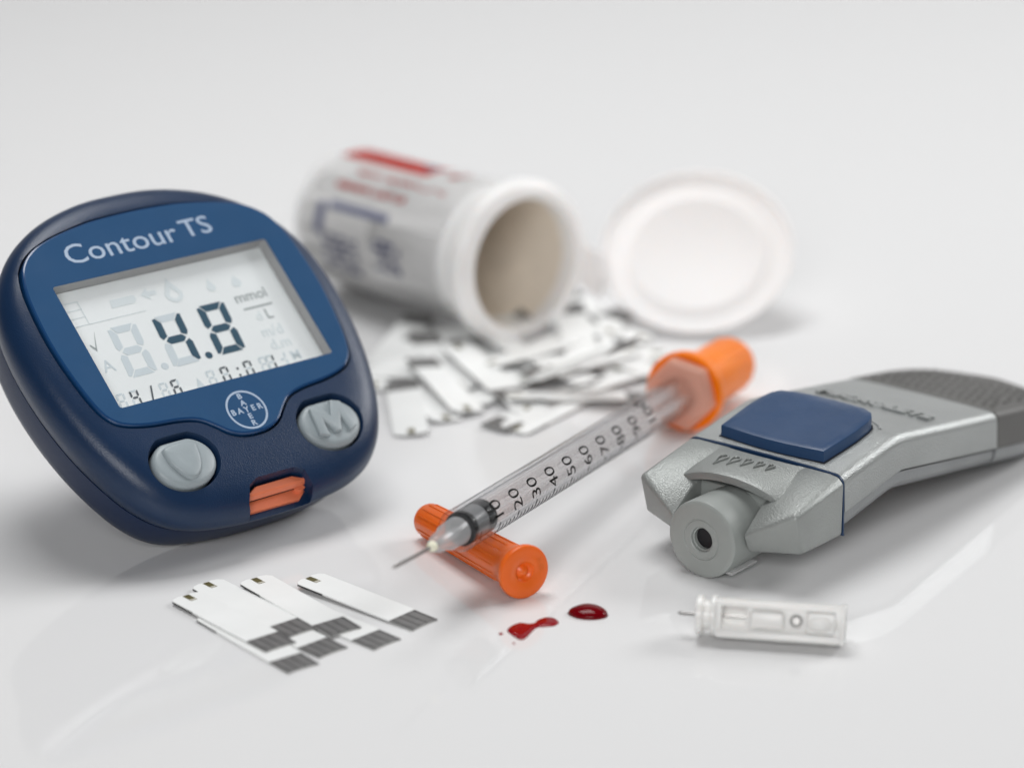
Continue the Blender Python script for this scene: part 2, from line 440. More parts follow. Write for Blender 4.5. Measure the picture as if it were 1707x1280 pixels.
SEG = {  # unit digit box, x 0..1, y 0..1
    'a': [(0.10, 1.0), (0.90, 1.0), (0.80, 0.92), (0.72, 0.86), (0.28, 0.86), (0.20, 0.92)],
    'b': [(1.0, 0.97), (1.0, 0.60), (0.92, 0.525), (0.74, 0.58), (0.74, 0.87), (0.90, 0.98)],
    'c': [(1.0, 0.40), (1.0, 0.03), (0.90, 0.02), (0.74, 0.13), (0.74, 0.42), (0.92, 0.475)],
    'd': [(0.10, 0.0), (0.90, 0.0), (0.72, 0.14), (0.28, 0.14)],
    'e': [(0.0, 0.40), (0.0, 0.03), (0.10, 0.02), (0.26, 0.13), (0.26, 0.42), (0.08, 0.475)],
    'f': [(0.0, 0.97), (0.0, 0.60), (0.08, 0.525), (0.26, 0.58), (0.26, 0.87), (0.10, 0.98)],
    'g': [(0.13, 0.5), (0.26, 0.575), (0.74, 0.575), (0.87, 0.5), (0.74, 0.425), (0.26, 0.425)]}
def digit(name, segs, x0, y0, w_, h_, mt, slant=0.08, gap=0.94, z=LZ, th=None):
    bm = bmesh.new()
    for s in segs:
        P = SEG[s]; cx = sum(p[0] for p in P) / len(P); cy = sum(p[1] for p in P) / len(P)
        q = [(cx + (px - cx) * gap, cy + (py - cy) * gap) for px, py in P]
        prism([(x0 + px * w_ + slant * h_ * py, y0 + py * h_) for px, py in q], z, z + 0.004, bm)
    return ob(name, bm, mt, lcd, smooth=0)
def disc(name, cx, cy, r, mt, z=LZ, parent=None):
    return ob(name, prism([(cx + r * cos(2 * pi * i / 20), cy + r * sin(2 * pi * i / 20)) for i in range(20)], z, z + 0.004), mt, parent or lcd, smooth=0)
DY, DH = -0.58, 0.92
digit('lcd_digit', 'fbgc', -0.62, DY, 0.52, DH, M['lcd_dark'])['label'] = 'dark digit 4'
digit('lcd_digit', 'abcdefg', 0.215, DY, 0.525, DH, M['lcd_dark'])['label'] = 'dark digit 8'
disc('lcd_point', 0.055, -0.525, 0.062, M['lcd_dark'])
digit('unlit_digit', 'abcdefg', -1.43, DY, 0.52, DH, M['lcd_ghost'], z=LZ - 0.002)
digit('unlit_segment', 'a', -0.62, DY, 0.52, DH, M['lcd_ghost'], z=LZ - 0.002)
digit('unlit_segment', 'ed', -0.62, DY, 0.52, DH, M['lcd_ghost'], z=LZ - 0.002, gap=1.0)
disc('unlit_point', -0.76, -0.52, 0.062, M['lcd_ghost'], LZ - 0.002)
def lcd_text(s, x, y, size, mt, bold=0.0, name='lcd_lettering'):
    return ob(name, xf(text_bm(s, size, 0.002, bold), Matrix.Translation((x, y, LZ + 0.001))), mt, lcd, smooth=0)
M['lcd_mid'] = mat('lcd_faint_text', (0.33, 0.37, 0.36), 0.5)
lcd_text('mmol', 1.33, 0.31, 0.27, M['lcd_mid'])
ob('lcd_rule', prism([(1.08, 0.08), (1.63, 0.08), (1.63, 0.108), (1.08, 0.108)], LZ, LZ + 0.003), M['lcd_mid'], lcd, smooth=0)
lcd_text('L', 1.46, -0.08, 0.27, M['lcd_mid'])
lcd_text('d', 1.27, -0.08, 0.25, M['lcd_ghost2'])
lcd_text('m/d', 1.35, -0.38, 0.27, M['lcd_ghost2'], 0.003)
lcd_text('d.m', 1.37, -0.63, 0.27, M['lcd_ghost2'], 0.003)
lcd_text('A', -1.66, -0.29, 0.30, M['lcd_ghost'], 0.002)
ob('tick_mark', prism([(-1.76, 0.14), (-1.70, 0.06), (-1.58, 0.34), (-1.70, 0.0), (-1.77, 0.12)], LZ, LZ + 0.003), M['lcd_mid'], lcd, smooth=0)
lcd_text('M', 1.51, -0.90, 0.24, M['lcd_ghost'], 0.003)
# battery-like grid, strip, arrow and drops along the top
bm = bmesh.new()
for x0, x1, y0, y1 in [(-1.86, -1.57, 0.90, 0.915), (-1.86, -1.57, 0.76, 0.775), (-1.86, -1.57, 0.62, 0.635), (-1.88, -1.60, 0.48, 0.495), (-1.87, -1.855, 0.48, 0.915), (-1.59, -1.575, 0.48, 0.915), (-1.59, -0.55, 0.48, 0.492)]:
    bx(bm, x0, x1, y0, y1, LZ, LZ + 0.003)
ob('lcd_grid', bm, M['lcd_ghost2'], lcd, smooth=0)
ob('lcd_strip_icon', prism([(-1.08, 0.66), (-0.66, 0.66), (-0.60, 0.72), (-0.62, 0.80), (-1.05, 0.80)], LZ, LZ + 0.003), M['lcd_ghost2'], lcd, smooth=0)
ob('lcd_arrow_icon', prism([(-0.50, 0.76), (-0.36, 0.87), (-0.36, 0.80), (-0.22, 0.80), (-0.22, 0.72), (-0.36, 0.72), (-0.36, 0.65)], LZ, LZ + 0.003), M['lcd_ghost2'], lcd, smooth=0)
def drop2d(cx, cy, r, h, n=24):
    pts = []
    for i in range(n):
        a = 2 * pi * i / n
        x = r * sin(a); y = -r * cos(a)
        if y > 0: x *= max(0.02, 1 - (y / r) ** 1.0 * 0.92); y *= h
        pts.append((cx + x, cy + y))
    return pts
o_ = drop2d(0.06, 0.66, 0.16, 1.9); i_ = drop2d(0.06, 0.65, 0.08, 1.6)
ob('lcd_drop_icon', loft([[(x, y, LZ) for x, y in o_], [(x, y, LZ + 0.003) for x, y in o_], [(x, y, LZ + 0.003) for x, y in i_], [(x, y, LZ) for x, y in i_]], False, False), M['lcd_ghost2'], lcd, smooth=0)
ob('lcd_drop_icon', prism(drop2d(0.75, 0.62, 0.08, 2.1), LZ, LZ + 0.003), M['lcd_ghost2'], lcd, smooth=0)
ob('lcd_drop_icon', prism(drop2d(1.22, 0.60, 0.09, 1.5), LZ, LZ + 0.003), M['lcd_ghost2'], lcd, smooth=0)
ob('lcd_mark', prism([(-0.44, -1.05), (-0.28, -1.05), (-0.36, -0.85)], LZ, LZ + 0.003), M['lcd_ghost'], lcd, smooth=0)
# the date and time row, its feet cut off by the window
SM = dict(w_=0.155, h_=0.27, slant=0.10, gap=0.84)
for x, lit in [(-1.84, ''), (-1.60, 'fgbc'), (-1.07, ''), (-0.86, 'afgce'), (-0.20, ''), (0.06, 'abcef'), (0.50, 'abcef'), (0.80, ''), (0.93, 'bc'), (1.16, 'aef')]:
    rest = ''.join(s for s in 'abcdefg' if s not in lit)
    if lit and x != 1.16: digit('lcd_small_digit', lit, x, -1.045, mt=M['lcd_small'], **SM)
    digit('unlit_small_digit', rest if x not in (0.93,) else 'afged', x, -1.045, mt=M['lcd_ghost'], z=LZ - 0.002, **SM)['kind'] = 'stuff'
ob('lcd_slash', prism([(-1.27, -1.03), (-1.24, -1.03), (-1.15, -0.78), (-1.18, -0.78)], LZ, LZ + 0.004), M['lcd_small'], lcd, smooth=0)
disc('lcd_colon', 0.40, -0.87, 0.022, M['lcd_small']); disc('lcd_colon', 0.385, -0.99, 0.022, M['lcd_small'])

# lettering above the screen, roundel below it
def face_text(s, x, y, size, bold, sx=1.0, name='brand_lettering', parent=meter, z=0.0412):
    return ob(name, xf(text_bm(s, size, 0.0012, bold), Matrix.Translation((x, y, z)) @ Matrix.Diagonal((sx, 1, 1, 1))), M['white_print'], parent, smooth=0)
face_text('Contour', -0.50, 1.585, 0.50, 0.001, 1.17)
face_text('TS', 0.92, 1.60, 0.46, 0.002, 1.17)
logo = ob('roundel', loft([[(r_ * cos(2 * pi * i / 72), -1.69 + r_ * sin(2 * pi * i / 72), z_) for i in range(72)] for r_, z_ in ((0.345, 0.040), (0.345, 0.0425), (0.312, 0.0425), (0.312, 0.040))], False, False), M['white_print'], meter, smooth=0)
LW = 0.138
for i, ch in enumerate('BAYER'):
    k = (i - 2) * 0.122
    face_text(ch, k, -1.69, LW, 0.004, 1.0, 'roundel_letter', logo)
    if i != 2: face_text(ch, 0.0, -1.69 - k, LW * 0.94, 0.004, 1.12, 'roundel_letter', logo)

# buttons with raised symbols
for k, (cx, cy) in enumerate(BTN):
    z = face_z(cx, cy)
    R_ = [(0.535, 0.425, z - 0.50), (0.535, 0.425, z - 0.05), (0.525, 0.415, z - 0.005), (0.50, 0.39, z + 0.028), (0.45, 0.345, z + 0.046), (0.30, 0.25, z + 0.054), (0.10, 0.08, z + 0.057)]
    b_ = ob('button', loft([[(x, y, zz) for x, y in flat_circle(cx, cy, rx, ry, 0.375 * ry / 0.425)] for rx, ry, zz in R_]), M['rubber_grey'], meter, smooth=40)
    if k == 0:
        b_['label'] = 'grey button with a raised pointed shield'
        sh = [(-0.26, 0.25), (0.0, 0.285), (0.25, 0.23), (0.26, 0.12), (0.22, -0.06), (0.13, -0.22), (0.0, -0.31), (-0.10, -0.29), (-0.20, -0.16), (-0.27, 0.0), (-0.295, 0.16)]
        sh = spline([(cx + x, cy + y) for x, y in sh], 64)
        ob('raised_symbol', loft([[(x, y, z + 0.0) for x, y in inset(sh, -0.03)], [(x, y, z + 0.06) for x, y in inset(sh, -0.015)], [(x, y, z + 0.105) for x, y in sh], [(x, y, z + 0.118) for x, y in inset(sh, 0.03)], [(cx + (x - cx) * .4, cy + (y - cy) * .4, z + 0.108) for x, y in sh]]), M['rubber_grey'], b_, smooth=50)
    else:
        b_['label'] = 'grey button with a raised letter M'
        mm = [(-0.36, -0.20), (-0.30, 0.27), (-0.13, 0.33), (0.0, 0.06), (0.13, 0.33), (0.30, 0.27), (0.36, -0.20), (0.20, -0.27), (0.165, 0.02), (0.05, -0.23), (-0.05, -0.23), (-0.165, 0.02), (-0.20, -0.27)]
        bm = prism([(cx + x, cy + y) for x, y in mm], z + 0.0, z + 0.118)
        bevel(bm, 0.028, 3)
        ob('raised_symbol', bm, M['rubber_grey'], b_, smooth=50)
# salmon strip port with its slot
po = [(-0.52, -2.97), (0.46, -2.97), (0.56, -2.95), (0.50, -2.87), (0.36, -2.80), (-0.33, -2.80), (-0.47, -2.87), (-0.56, -2.95)]
lip = [(-0.54, -3.11), (0.42, -3.12), (0.56, -3.02), (0.50, -2.87), (0.36, -2.80), (-0.33, -2.80), (-0.47, -2.87), (-0.57, -3.02)]
bm = loft([[(x, y + 0.012, -0.41) for x, y in po], [(x, y, -0.39) for x, y in po], [(x, y + (0.03 if y < -2.9 else 0), -0.315) for x, y in po], [(x * 0.97, y + (0.06 if y < -2.9 else -0.01), -0.295) for x, y in po]])
port = ob('strip_port', bm, M['port_orange'], meter, smooth=25)
ob('port_lip', loft([[(x, y, -0.566) for x, y in lip], [(x, y, -0.50) for x, y in lip], [(x * 0.985, y + 0.015, -0.485) for x, y in lip]]), M['port_orange'], port, smooth=25)
ob('port_end', prism([(0.36, -2.98), (0.46, -3.04), (0.545, -3.0), (0.50, -2.88), (0.42, -2.84)], -0.50, -0.40), M['port_orange'], port, smooth=0)
ob('slot_shade', box(-0.50, 0.42, -2.945, -2.84, -0.485, -0.41), M['black'], port, smooth=0)  # solid black block, the shade of the opening put into its colour

# ------------------------------------------------------------------ lancing device
YAW = radians(51.0)
PX = Vector((cos(YAW), sin(YAW), 0)); PY = Vector((-sin(YAW), cos(YAW), 0))
pen = empty('lancing_device', frame(Vector((2.805, -8.834, 0)), PX, PY, Vector((0, 0, 1))))
tag(pen, 'silver grey lancing device with a raised blue release button', 'lancing device')
def lin(x, pts):
    if x <= pts[0][0]:
        a, b = pts[0], pts[1]
    elif x >= pts[-1][0]:
        a, b = pts[-2], pts[-1]
    else:
        for a, b in zip(pts, pts[1:]):
            if a[0] <= x <= b[0]: break
    return a[1] + (b[1] - a[1]) * (x - a[0]) / (b[0] - a[0])
TOP = [(0.4, 1.20), (1.6, 1.475), (2.9, 1.655), (3.14, 1.675), (3.4, 1.65), (6.12, 1.225), (8.48, 0.86)]
PART = [(1.6, 0.87), (3.05, 1.085), (3.2, 1.095), (6.11, 0.61), (8.48, 0.25)]
BOT = [(1.6, 0.53), (3.0, 0.755), (3.2, 0.755), (6.06, 0.32), (7.9, 0.02), (8.48, 0.06)]
def sec_top(x, hw, lo, hi, rnd=0.17, dz=0.0):
    pts = [(-hw - 0.03, lo), (-hw - 0.02, lo + 0.04)]
    for k in range(7):
        a = radians(90 * k / 6)
        pts.append((-hw + rnd * (1 - cos(a)), hi - rnd + rnd * sin(a)))
    pts += [(-hw * 0.6, hi + 0.012), (-hw * 0.3, hi + 0.018), (0, hi + 0.02)]
    return [(x, y, z + dz) for y, z in pts] + [(x, -y, z + dz) for y, z in reversed(pts[:-1])]
def sec_low(x, hw, lo, hi):
    pts = [(-hw, hi), (-hw + 0.01, lo + 0.16), (-hw + 0.05, lo + 0.06), (-hw + 0.16, lo), (-hw * 0.4, lo)]
    return [(x, y, z) for y, z in pts] + [(x, -y, z) for y, z in reversed(pts)]
xs = [1.634, 2.1, 2.6, 2.9, 3.02, 3.1, 3.18, 3.26, 3.4, 4.0, 4.7, 5.4, 6.10]
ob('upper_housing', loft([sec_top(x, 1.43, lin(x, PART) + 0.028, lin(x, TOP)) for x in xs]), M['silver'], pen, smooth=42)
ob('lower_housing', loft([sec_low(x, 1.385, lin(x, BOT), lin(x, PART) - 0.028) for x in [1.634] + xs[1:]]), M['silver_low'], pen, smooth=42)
ob('housing_gap', loft([[(x, -1.34, lin(x, PART) - 0.04), (x, 1.34, lin(x, PART) - 0.04), (x, 1.34, lin(x, PART) + 0.04), (x, -1.34, lin(x, PART) + 0.04)] for x in [1.68] + xs[1:-1] + [6.05]]), M['seam'], pen, smooth=0)
ob('gasket', loft([[(x, y * 0.999, z - (0.006 if z > 1 else 0)) for x, y, z in sec_top(x, 1.43, 0.53, lin(x, TOP))] for x in (1.603, 1.632)]), M['gasket'], pen, smooth=42)
# tail grip
TW = [(6.13, 1.43), (6.9, 1.43), (7.3, 1.415), (7.65, 1.355), (7.95, 1.235), (8.17, 1.06), (8.33, 0.84), (8.43, 0.58), (8.48, 0.30)]
def tail_rings(fn): return [fn(x, hw) for x, hw in TW]
ob('tail_grip', loft(tail_rings(lambda x, hw: sec_top(x, hw, lin(x, PART) + 0.02, lin(x, TOP), 0.13)), True, True), [M['tail'], M['tail_side']], pen, smooth=42)
tg = pen.children[-1]
for p in tg.data.polygons: p.material_index = 0 if p.normal.z > 0.55 else 1
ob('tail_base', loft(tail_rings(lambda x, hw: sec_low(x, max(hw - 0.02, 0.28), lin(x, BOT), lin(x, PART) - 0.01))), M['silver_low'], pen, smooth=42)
# dotted grip on the tail
rnd = random.Random(4); bm = bmesh.new()
for i in range(8):
    for j in range(15):
        x = 6.45 + i * 0.22 + rnd.uniform(-.03, .03); y = -1.12 + j * 0.16 + (i % 2) * 0.08 + rnd.uniform(-.02, .02)
        if abs(y) > lin(x, TW) - 0.28: continue
        z = lin(x, TOP) + 0.012
        loft([[(x + r_ * cos(2 * pi * k / 8), y + r_ * sin(2 * pi * k / 8), z + h_) for k in range(8)] for r_, h_ in ((0.055, -0.02), (0.046, 0.016), (0.026, 0.028))], bm=bm)
ob('grip_dots', bm, M['tail'], pen, smooth=50)['kind'] = 'stuff'
# embossed name across the housing
slope = atan2(lin(6, TOP) - lin(3.6, TOP), 2.4)
tm = text_bm('MICROLET2', 0.40, 0.040, 0.012, bevel_d=0.008, res=2)
zt = lin(4.55, TOP) + 0.012
basis = frame(Vector((4.55, -0.10, zt)), Vector((0, -1, 0)), Vector((cos(slope), 0, sin(slope))), Vector((-sin(slope), 0, cos(slope))))
ob('embossed_name', xf(tm, basis), M['silver'], pen, smooth=40)
# blue release button
bo = [(1.80, 0.94), (2.2, 0.965), (2.6, 0.985), (2.95, 0.97), (3.12, 0.93), (3.25, 0.84), (3.38, 0.65), (3.47, 0.42), (3.52, 0.18), (3.53, 0.0)]
bpoly = bo + [(x, -y) for x, y in reversed(bo[:-1])] + [(1.765, -0.6), (1.74, -0.3), (1.73, 0.0), (1.74, 0.3), (1.765, 0.6)]
def btn_ring(sc, dz, flat=False):
    out = []
    for x, y in bpoly:
        X = 2.6 + (x - 2.6) * sc; Y = y * sc
        out.append((X, Y, (1.475 + 0.135 * (min(X, 3.3) - 1.6) - max(0, X - 3.30) * 0.30) + dz))
    return out
rb = ob('release_button', loft([btn_ring(1.0, -0.25), btn_ring(1.0, 0.176), btn_ring(0.993, 0.192), btn_ring(0.98, 0.198), btn_ring(0.85, 0.199), btn_ring(0.6, 0.196), btn_ring(0.3, 0.193)]), M['btn_blue'], pen, smooth=30)
ob('button_shade_rim', loft([[(2.6 + (x - 2.6) * s, y * s, lin(2.6 + (x - 2.6) * s, TOP) + d) for x, y in bpoly] for s, d in ((1.025, -0.1), (1.025, 0.024))]), M['seam'], pen, smooth=0)  # dark rim standing in for the shade round the button
# raised ridge round the back of the button
ob('button_ridge', tube([(2.62 + (x - 2.6) * 1.10, y * 1.12, lin(2.62 + (x - 2.6) * 1.10, TOP) + 0.006) for x, y in (bo[4:] + [(x, -y) for x, y in reversed(bo[4:-1])])], 0.03), M['silver'], pen, smooth=60)

# nose cap: arch panel and two wings
cap_parts = bmesh.new()
wing = [(0.150, -0.64, 0.78), (0.373, -1.42, 1.17), (0.42, -1.36, 1.22), (0.56, -1.42, 0.545), (0.268, -0.66, 0.49), (0.60, -0.62, 1.10), (0.72, -0.95, 1.25),
        (1.60, -1.44, 1.36), (1.60, -1.34, 1.45), (1.60, -1.2, 1.472), (1.60, -0.6, 1.472), (1.60, -1.44, 0.56), (1.60, -1.36, 0.50), (1.60, -0.6, 0.45)]
for s in (1, -1):
    h = hull([(x, y * s, z) for x, y, z in wing]); bevel(h, 0.035, 3, 14); join_bm(cap_parts, h)
arch = []
for t in range(2):
    pass
def arch_ring(x, crest, side, hw, thick, n=24):
    up = []; lo = []
    for i in range(n + 1):
        u = -1 + 2 * i / n
        z = side + (crest - side) * (1 - abs(u) ** 2.2)
        up.append((x + 0.10 * u * u, u * hw, z))
        lo.append((x + 0.10 * u * u * (1 if thick < 0.3 else 1), u * (hw - 0.06), z - thick * (1 - 0.75 * u ** 4)))
    return up + list(reversed(lo))
rg = [arch_ring(0.625, 1.410, 1.155, 0.93, 0.095), arch_ring(0.632, 1.424, 1.170, 0.94, 0.115), arch_ring(0.66, 1.434, 1.185, 0.95, 0.13),
      arch_ring(0.75, 1.45, 1.215, 0.95, 0.14), arch_ring(1.1, 1.465, 1.32, 0.95, 0.3), arch_ring(1.5, 1.483, 1.455, 0.93, 0.4)]
join_bm(cap_parts, loft(rg))
nose = ob('nose_cap', cap_parts, M['silver_top'], pen, smooth=38)
ob('nose_core', box(0.85, 1.60, -0.9, 0.9, 0.46, 1.16, 0.03), M['grey_cyl'], pen)
# depth setting drops
for k, (x, y, s) in enumerate([(1.10, 0.46, 1.0), (1.12, 0.24, 0.92), (1.15, 0.03, 0.80), (1.18, -0.17, 0.70), (1.20, -0.35, 0.60)]):
    pts = []
    L_, r_ = 0.30 * s, 0.078 * s
    for i in range(20):
        a = -pi * 0.62 + i / 19 * pi * 1.24
        pts.append((x + 0.08 + r_ * cos(a), y + r_ * sin(a)))
    pts.append((x + 0.08 - L_ * 0.86, y))
    def cz(px, py):
        u = py / 0.95; f = (px - 0.66) / 0.84
        c_ = 1.432 + 0.05 * f; sd = 1.185 + 0.27 * f
        return sd + (c_ - sd) * (1 - abs(u) ** 2.2) + 0.018
    ob('drop_mark', tube([(px, py, cz(px, py)) for px, py in pts], 0.019, 6, True), M['silver_top'], nose, smooth=60)
# nose cylinder with bore
CZ = 0.60
bm = lathe([(1.0, 0.585), (0.06, 0.603), (0.022, 0.592), (0.004, 0.560), (0.0, 0.52), (0.0, 0.325), (0.012, 0.315), (0.012, 0.305), (0.0, 0.295), (0.0, 0.205), (0.012, 0.19), (0.05, 0.186), (0.06, 0.165), (0.5, 0.16)], 72)
cyl = ob('nose_cylinder', xf(bm, Matrix.Translation((0, 0, CZ))), M['grey_cyl'], pen, smooth=30)
ob('bore', xf(lathe([(0.12, 0.163), (0.125, 0.163)], 40), Matrix.Translation((0.0, 0, CZ))), M['black'], cyl, smooth=0)
bm = box(0.10, 0.74, -0.50, -0.34, 0.125, 0.165, 0.006)
ob('clip_tab', bm, clear_mat('clear_tab', (0.97, 0.97, 0.97), (0.8, 0.8, 0.82), 0.05, 0.55), pen)

# ------------------------------------------------------------------ syringe
SN = Vector((-0.636, -9.517, 1.12)); SD = Vector((2.915, -2.376, 0.69)) - SN; SD.normalize()
SY = Vector((0, 0, 1)).cross(SD).normalized(); SZ = SD.cross(SY)
syr = empty('syringe', frame(SN, SD, SY, SZ))
tag(syr, 'clear insulin syringe with orange end cover, its needle resting over an orange cap', 'syringe')
BR = 0.32
ob('barrel', lathe([(-0.36, 0.17), (-0.36, 0.29), (-0.33, BR), (7.85, BR), (7.85, 0.262), (-0.26, 0.262), (-0.26, 0.17)], 72, closed=True), M['barrel'], syr, smooth=35)
brl = syr.children[-1]
# finger flange, six-sided
fl = [(0.63 * cos(radians(60 * k + 12)), 0.63 * sin(radians(60 * k + 12))) for k in range(6)]
bm = loft([[(x, y * s, z * s) for y, z in fl] for x, s in ((7.66, 0.90), (7.72, 1.0), (7.98, 1.0), (8.04, 0.94))]); bevel(bm, 0.05, 3)
ob('finger_flange', bm, M['flange'], syr)
# orange cover over the plunger end, ribbed
ob('end_cover', lathe([(7.96, 0.50), (7.90, 0.655), (7.93, 0.685), (8.02, 0.69), (8.14, 0.67), (8.24, 0.60), (8.32, 0.505), (9.92, 0.475), (10.03, 0.44), (10.05, 0.36), (10.05, 0.02), (9.97, 0.02), (9.97, 0.34), (8.3, 0.42), (8.1, 0.48)], 72, closed=True), M['orange_far'], syr)
ec = syr.children[-1]
rbm = box(8.34, 9.90, -0.022, 0.022, -0.03, 0.03, 0.012, 2)
rib_me = None
for k in range(16):
    a = 2 * pi * k / 16
    if rib_me is None:
        r0 = ob('rib', rbm, M['orange_far'], ec); rib_me = r0.data; r_o = r0
    else:
        r_o = bpy.data.objects.new('rib', rib_me); COL.objects.link(r_o); r_o.parent = ec
    r_o.matrix_local = Matrix.Rotation(a, 4, 'X') @ Matrix.Translation((0, 0, 0.466))
# plunger
ob('plunger_rod', loft([[(x, y, z) for y, z in [(-.23, -.035), (-.035, -.035), (-.035, -.23), (.035, -.23), (.035, -.035), (.23, -.035), (.23, .035), (.035, .035), (.035, .23), (-.035, .23), (-.035, .035), (-.23, .035)]] for x in (0.48, 9.8)]), M['rod'], syr, smooth=0)
st = ob('stopper', lathe([(-0.25, 0.05), (-0.248, 0.20), (-0.245, 0.255), (-0.22, 0.259), (-0.16, 0.259), (-0.14, 0.245), (-0.13, 0.2)], 56), M['stopper'], syr)
ob('stopper_waist', lathe([(-0.15, 0.1), (-0.15, 0.247), (0.22, 0.247), (0.22, 0.1)], 56), M['stopper_mid'], st)
ob('stopper_ring', lathe([(0.21, 0.2), (0.215, 0.25), (0.24, 0.260), (0.44, 0.260), (0.47, 0.24), (0.47, 0.05)], 56), M['stopper'], st)
# hub and needle
ob('needle_hub', lathe([(t_ - 0.34, r_) for t_, r_ in ((0.0, 0.215), (-0.03, 0.21), (-0.30, 0.20), (-0.36, 0.17), (-0.44, 0.16), (-0.52, 0.15), (-0.62, 0.14), (-0.72, 0.11), (-0.78, 0.075), (-0.80, 0.03))], 48), M['hub'], syr, smooth=50)
hub = syr.children[-1]
ob('hub_core', lathe([(-0.34, 0.07), (-0.64, 0.075), (-0.94, 0.05), (-1.04, 0.03)], 24), M['hub'], hub)
ob('glue_bead', lathe([(-1.04, 0.03), (-1.105, 0.085), (-1.17, 0.07), (-1.215, 0.03)], 24), M['glue'], hub, smooth=60)
nd = Vector((-0.48, 0.0, -0.02))
ob('needle', tube([(-0.8, 0, 0), (-1.2, 0, 0.0), (-1.6, 0, 0.01), (-2.20, 0.0, 0.035), (-2.32, 0.0, 0.044)], [0.026, 0.026, 0.026, 0.025, 0.006], 12), M['needle_steel'], syr, smooth=60)
# printed scale, wrapped on the barrel; angle 0 faces the camera
cam_l = (frame(SN, SD, SY, SZ).inverted() @ cam.location)
A0 = atan2(cam_l.z, cam_l.y)
def wrap(bm, r=BR + 0.003):
    # bm in (arc, axial) plane -> cylinder
    for v in bm.verts:
        a = A0 + UPS * v.co.x / BR; rr = r + v.co.z
        v.co = Vector((v.co.y, rr * cos(a), rr * sin(a)))
    return bm
# which way round is "up" in the picture
UPS = -1.0
T0, PITCH10 = -0.20, 0.612
scale = ob('scale_marking', wrap(box(-0.33, -0.20, T0 - 0.009, T0 + 0.009, 0, 0.002)), M['ink'], brl, smooth=0)
for n in range(0, 51):
    t = T0 + n * PITCH10 / 5
    if t < 0.33: continue
    big = n % 5 == 0
    bm = bmesh.new()
    a0, a1 = (-0.47, -0.235) if big else (-0.47, -0.30)
    for k in range(4): bx(bm, a0 + (a1 - a0) * k / 4, a0 + (a1 - a0) * (k + 1) / 4, t - 0.014, t + 0.014, 0, 0.002)
    ob('tick', wrap(bm), M['ink'], scale, smooth=0)
for n in range(1, 11):
    t = T0 + n * PITCH10
    bm = text_bm(str(n * 10), 0.40, 0.0, 0.0, align='LEFT', res=4)
    bmesh.ops.triangulate(bm, faces=bm.faces)
    bmesh.ops.subdivide_edges(bm, edges=[e for e in bm.edges if e.calc_length() > 0.06], cuts=2)
    # text x runs up the circumference, glyph tops point to the needle
    for v in bm.verts:
        v.co = Vector((v.co.x * 0.86 - 0.215, t - v.co.y - 0.0, v.co.z + 0.001))
    ob('scale_number', wrap(bm), M['ink'], scale, smooth=0)

# ------------------------------------------------------------------ needle cap
CN = Vector((0.19, -9.64, 0.415)); CF = Vector((-1.306, -7.162, 0.275))
cd = (CN - CF); CL = cd.length; cd.normalize()
cy = Vector((0, 0, 1)).cross(cd).normalized(); cz = cd.cross(cy)
ncap = empty('needle_cap', frame(CF, cd, cy, cz))
tag(ncap, 'orange ribbed needle cap lying under the syringe tip', 'needle cap')
ob('cap_body', lathe([(0.0, 0.02), (0.0, 0.20), (0.02, 0.245), (0.06, 0.262), (0.5, 0.268), (CL - 0.42, 0.305), (CL - 0.25, 0.325), (CL - 0.16, 0.375), (CL - 0.10, 0.402), (CL - 0.04, 0.41), (CL - 0.01, 0.40), (CL, 0.375), (CL, 0.20), (CL - 0.012, 0.185), (CL - 0.012, 0.155), (CL - 0.05, 0.135), (CL - 0.07, 0.10), (CL - 0.045, 0.065), (CL - 0.02, 0.03), (CL - 0.015, 0.005)], 80), M['orange'], ncap, smooth=40)
cb = ncap.children[-1]
for k in range(14):
    a = 2 * pi * k / 14 + 0.1
    bm = loft([[(x, -0.016, -0.01), (x, 0.016, -0.01), (x, 0.010, h_), (x, -0.010, h_)] for x, h_ in ((0.12, 0.0), (0.16, 0.012), (CL - 0.50, 0.012), (CL - 0.44, 0.0))])
    o = ob('rib', bm, M['orange'], cb)
    tilt = math.atan2(0.305 - 0.268, CL - 0.9)
    o.matrix_local = Matrix.Rotation(a, 4, 'X') @ Matrix.Translation((0, 0, 0.2635)) @ Matrix.Rotation(-tilt, 4, 'Y')
bm = text_bm('1-12', 0.115, 0.004, 0.003, res=2)
bmu = frame(Vector((CL + 0.001, 0, 0)), Vector((0, 1, 0)), Vector((0, 0, 1)), Vector((1, 0, 0)))
ob('moulded_code', xf(bm, bmu @ Matrix.Rotation(radians(-75), 4, 'Z') @ Matrix.Translation((0, 0.275, 0))), M['orange'], cb, smooth=0)

# ------------------------------------------------------------------ strip vial with flip lid
VM = Vector((0.245, 2.128, 1.56)); VF = Vector((-3.378, 6.329, 1.36)); vx = (VF - VM).normalized()
vy = Vector((0, 0, 1)).cross(vx).normalized(); vz = vx.cross(vy)
vial = empty('test_strip_vial', frame(VM, vx, vy, vz))
tag(vial, 'open white plastic strip vial on its side with hinged round lid', 'vial')
VL = 5.35
vb = ob('vial_body', lathe([(0.0, 1.22), (-0.01, 1.30), (0.02, 1.42), (0.10, 1.52), (0.22, 1.545), (0.36, 1.53), (0.46, 1.46), (0.52, 1.38), (0.60, 1.335), (0.9, 1.325), (VL - 0.22, 1.325), (VL - 0.08, 1.28), (VL, 1.15), (VL, 0.02), (VL - 0.15, 0.02), (VL - 0.15, 1.17), (0.35, 1.20), (0.1, 1.20)], 112, closed=True), [M['vial'], M['vial_in']], vial, smooth=40)
for p in vb.data.polygons:
    c = p.center; r_ = math.hypot(c.y, c.z)
    if c.x > 0.3 and r_ < 1.21 and c.x < VL - 0.01: p.material_index = 1
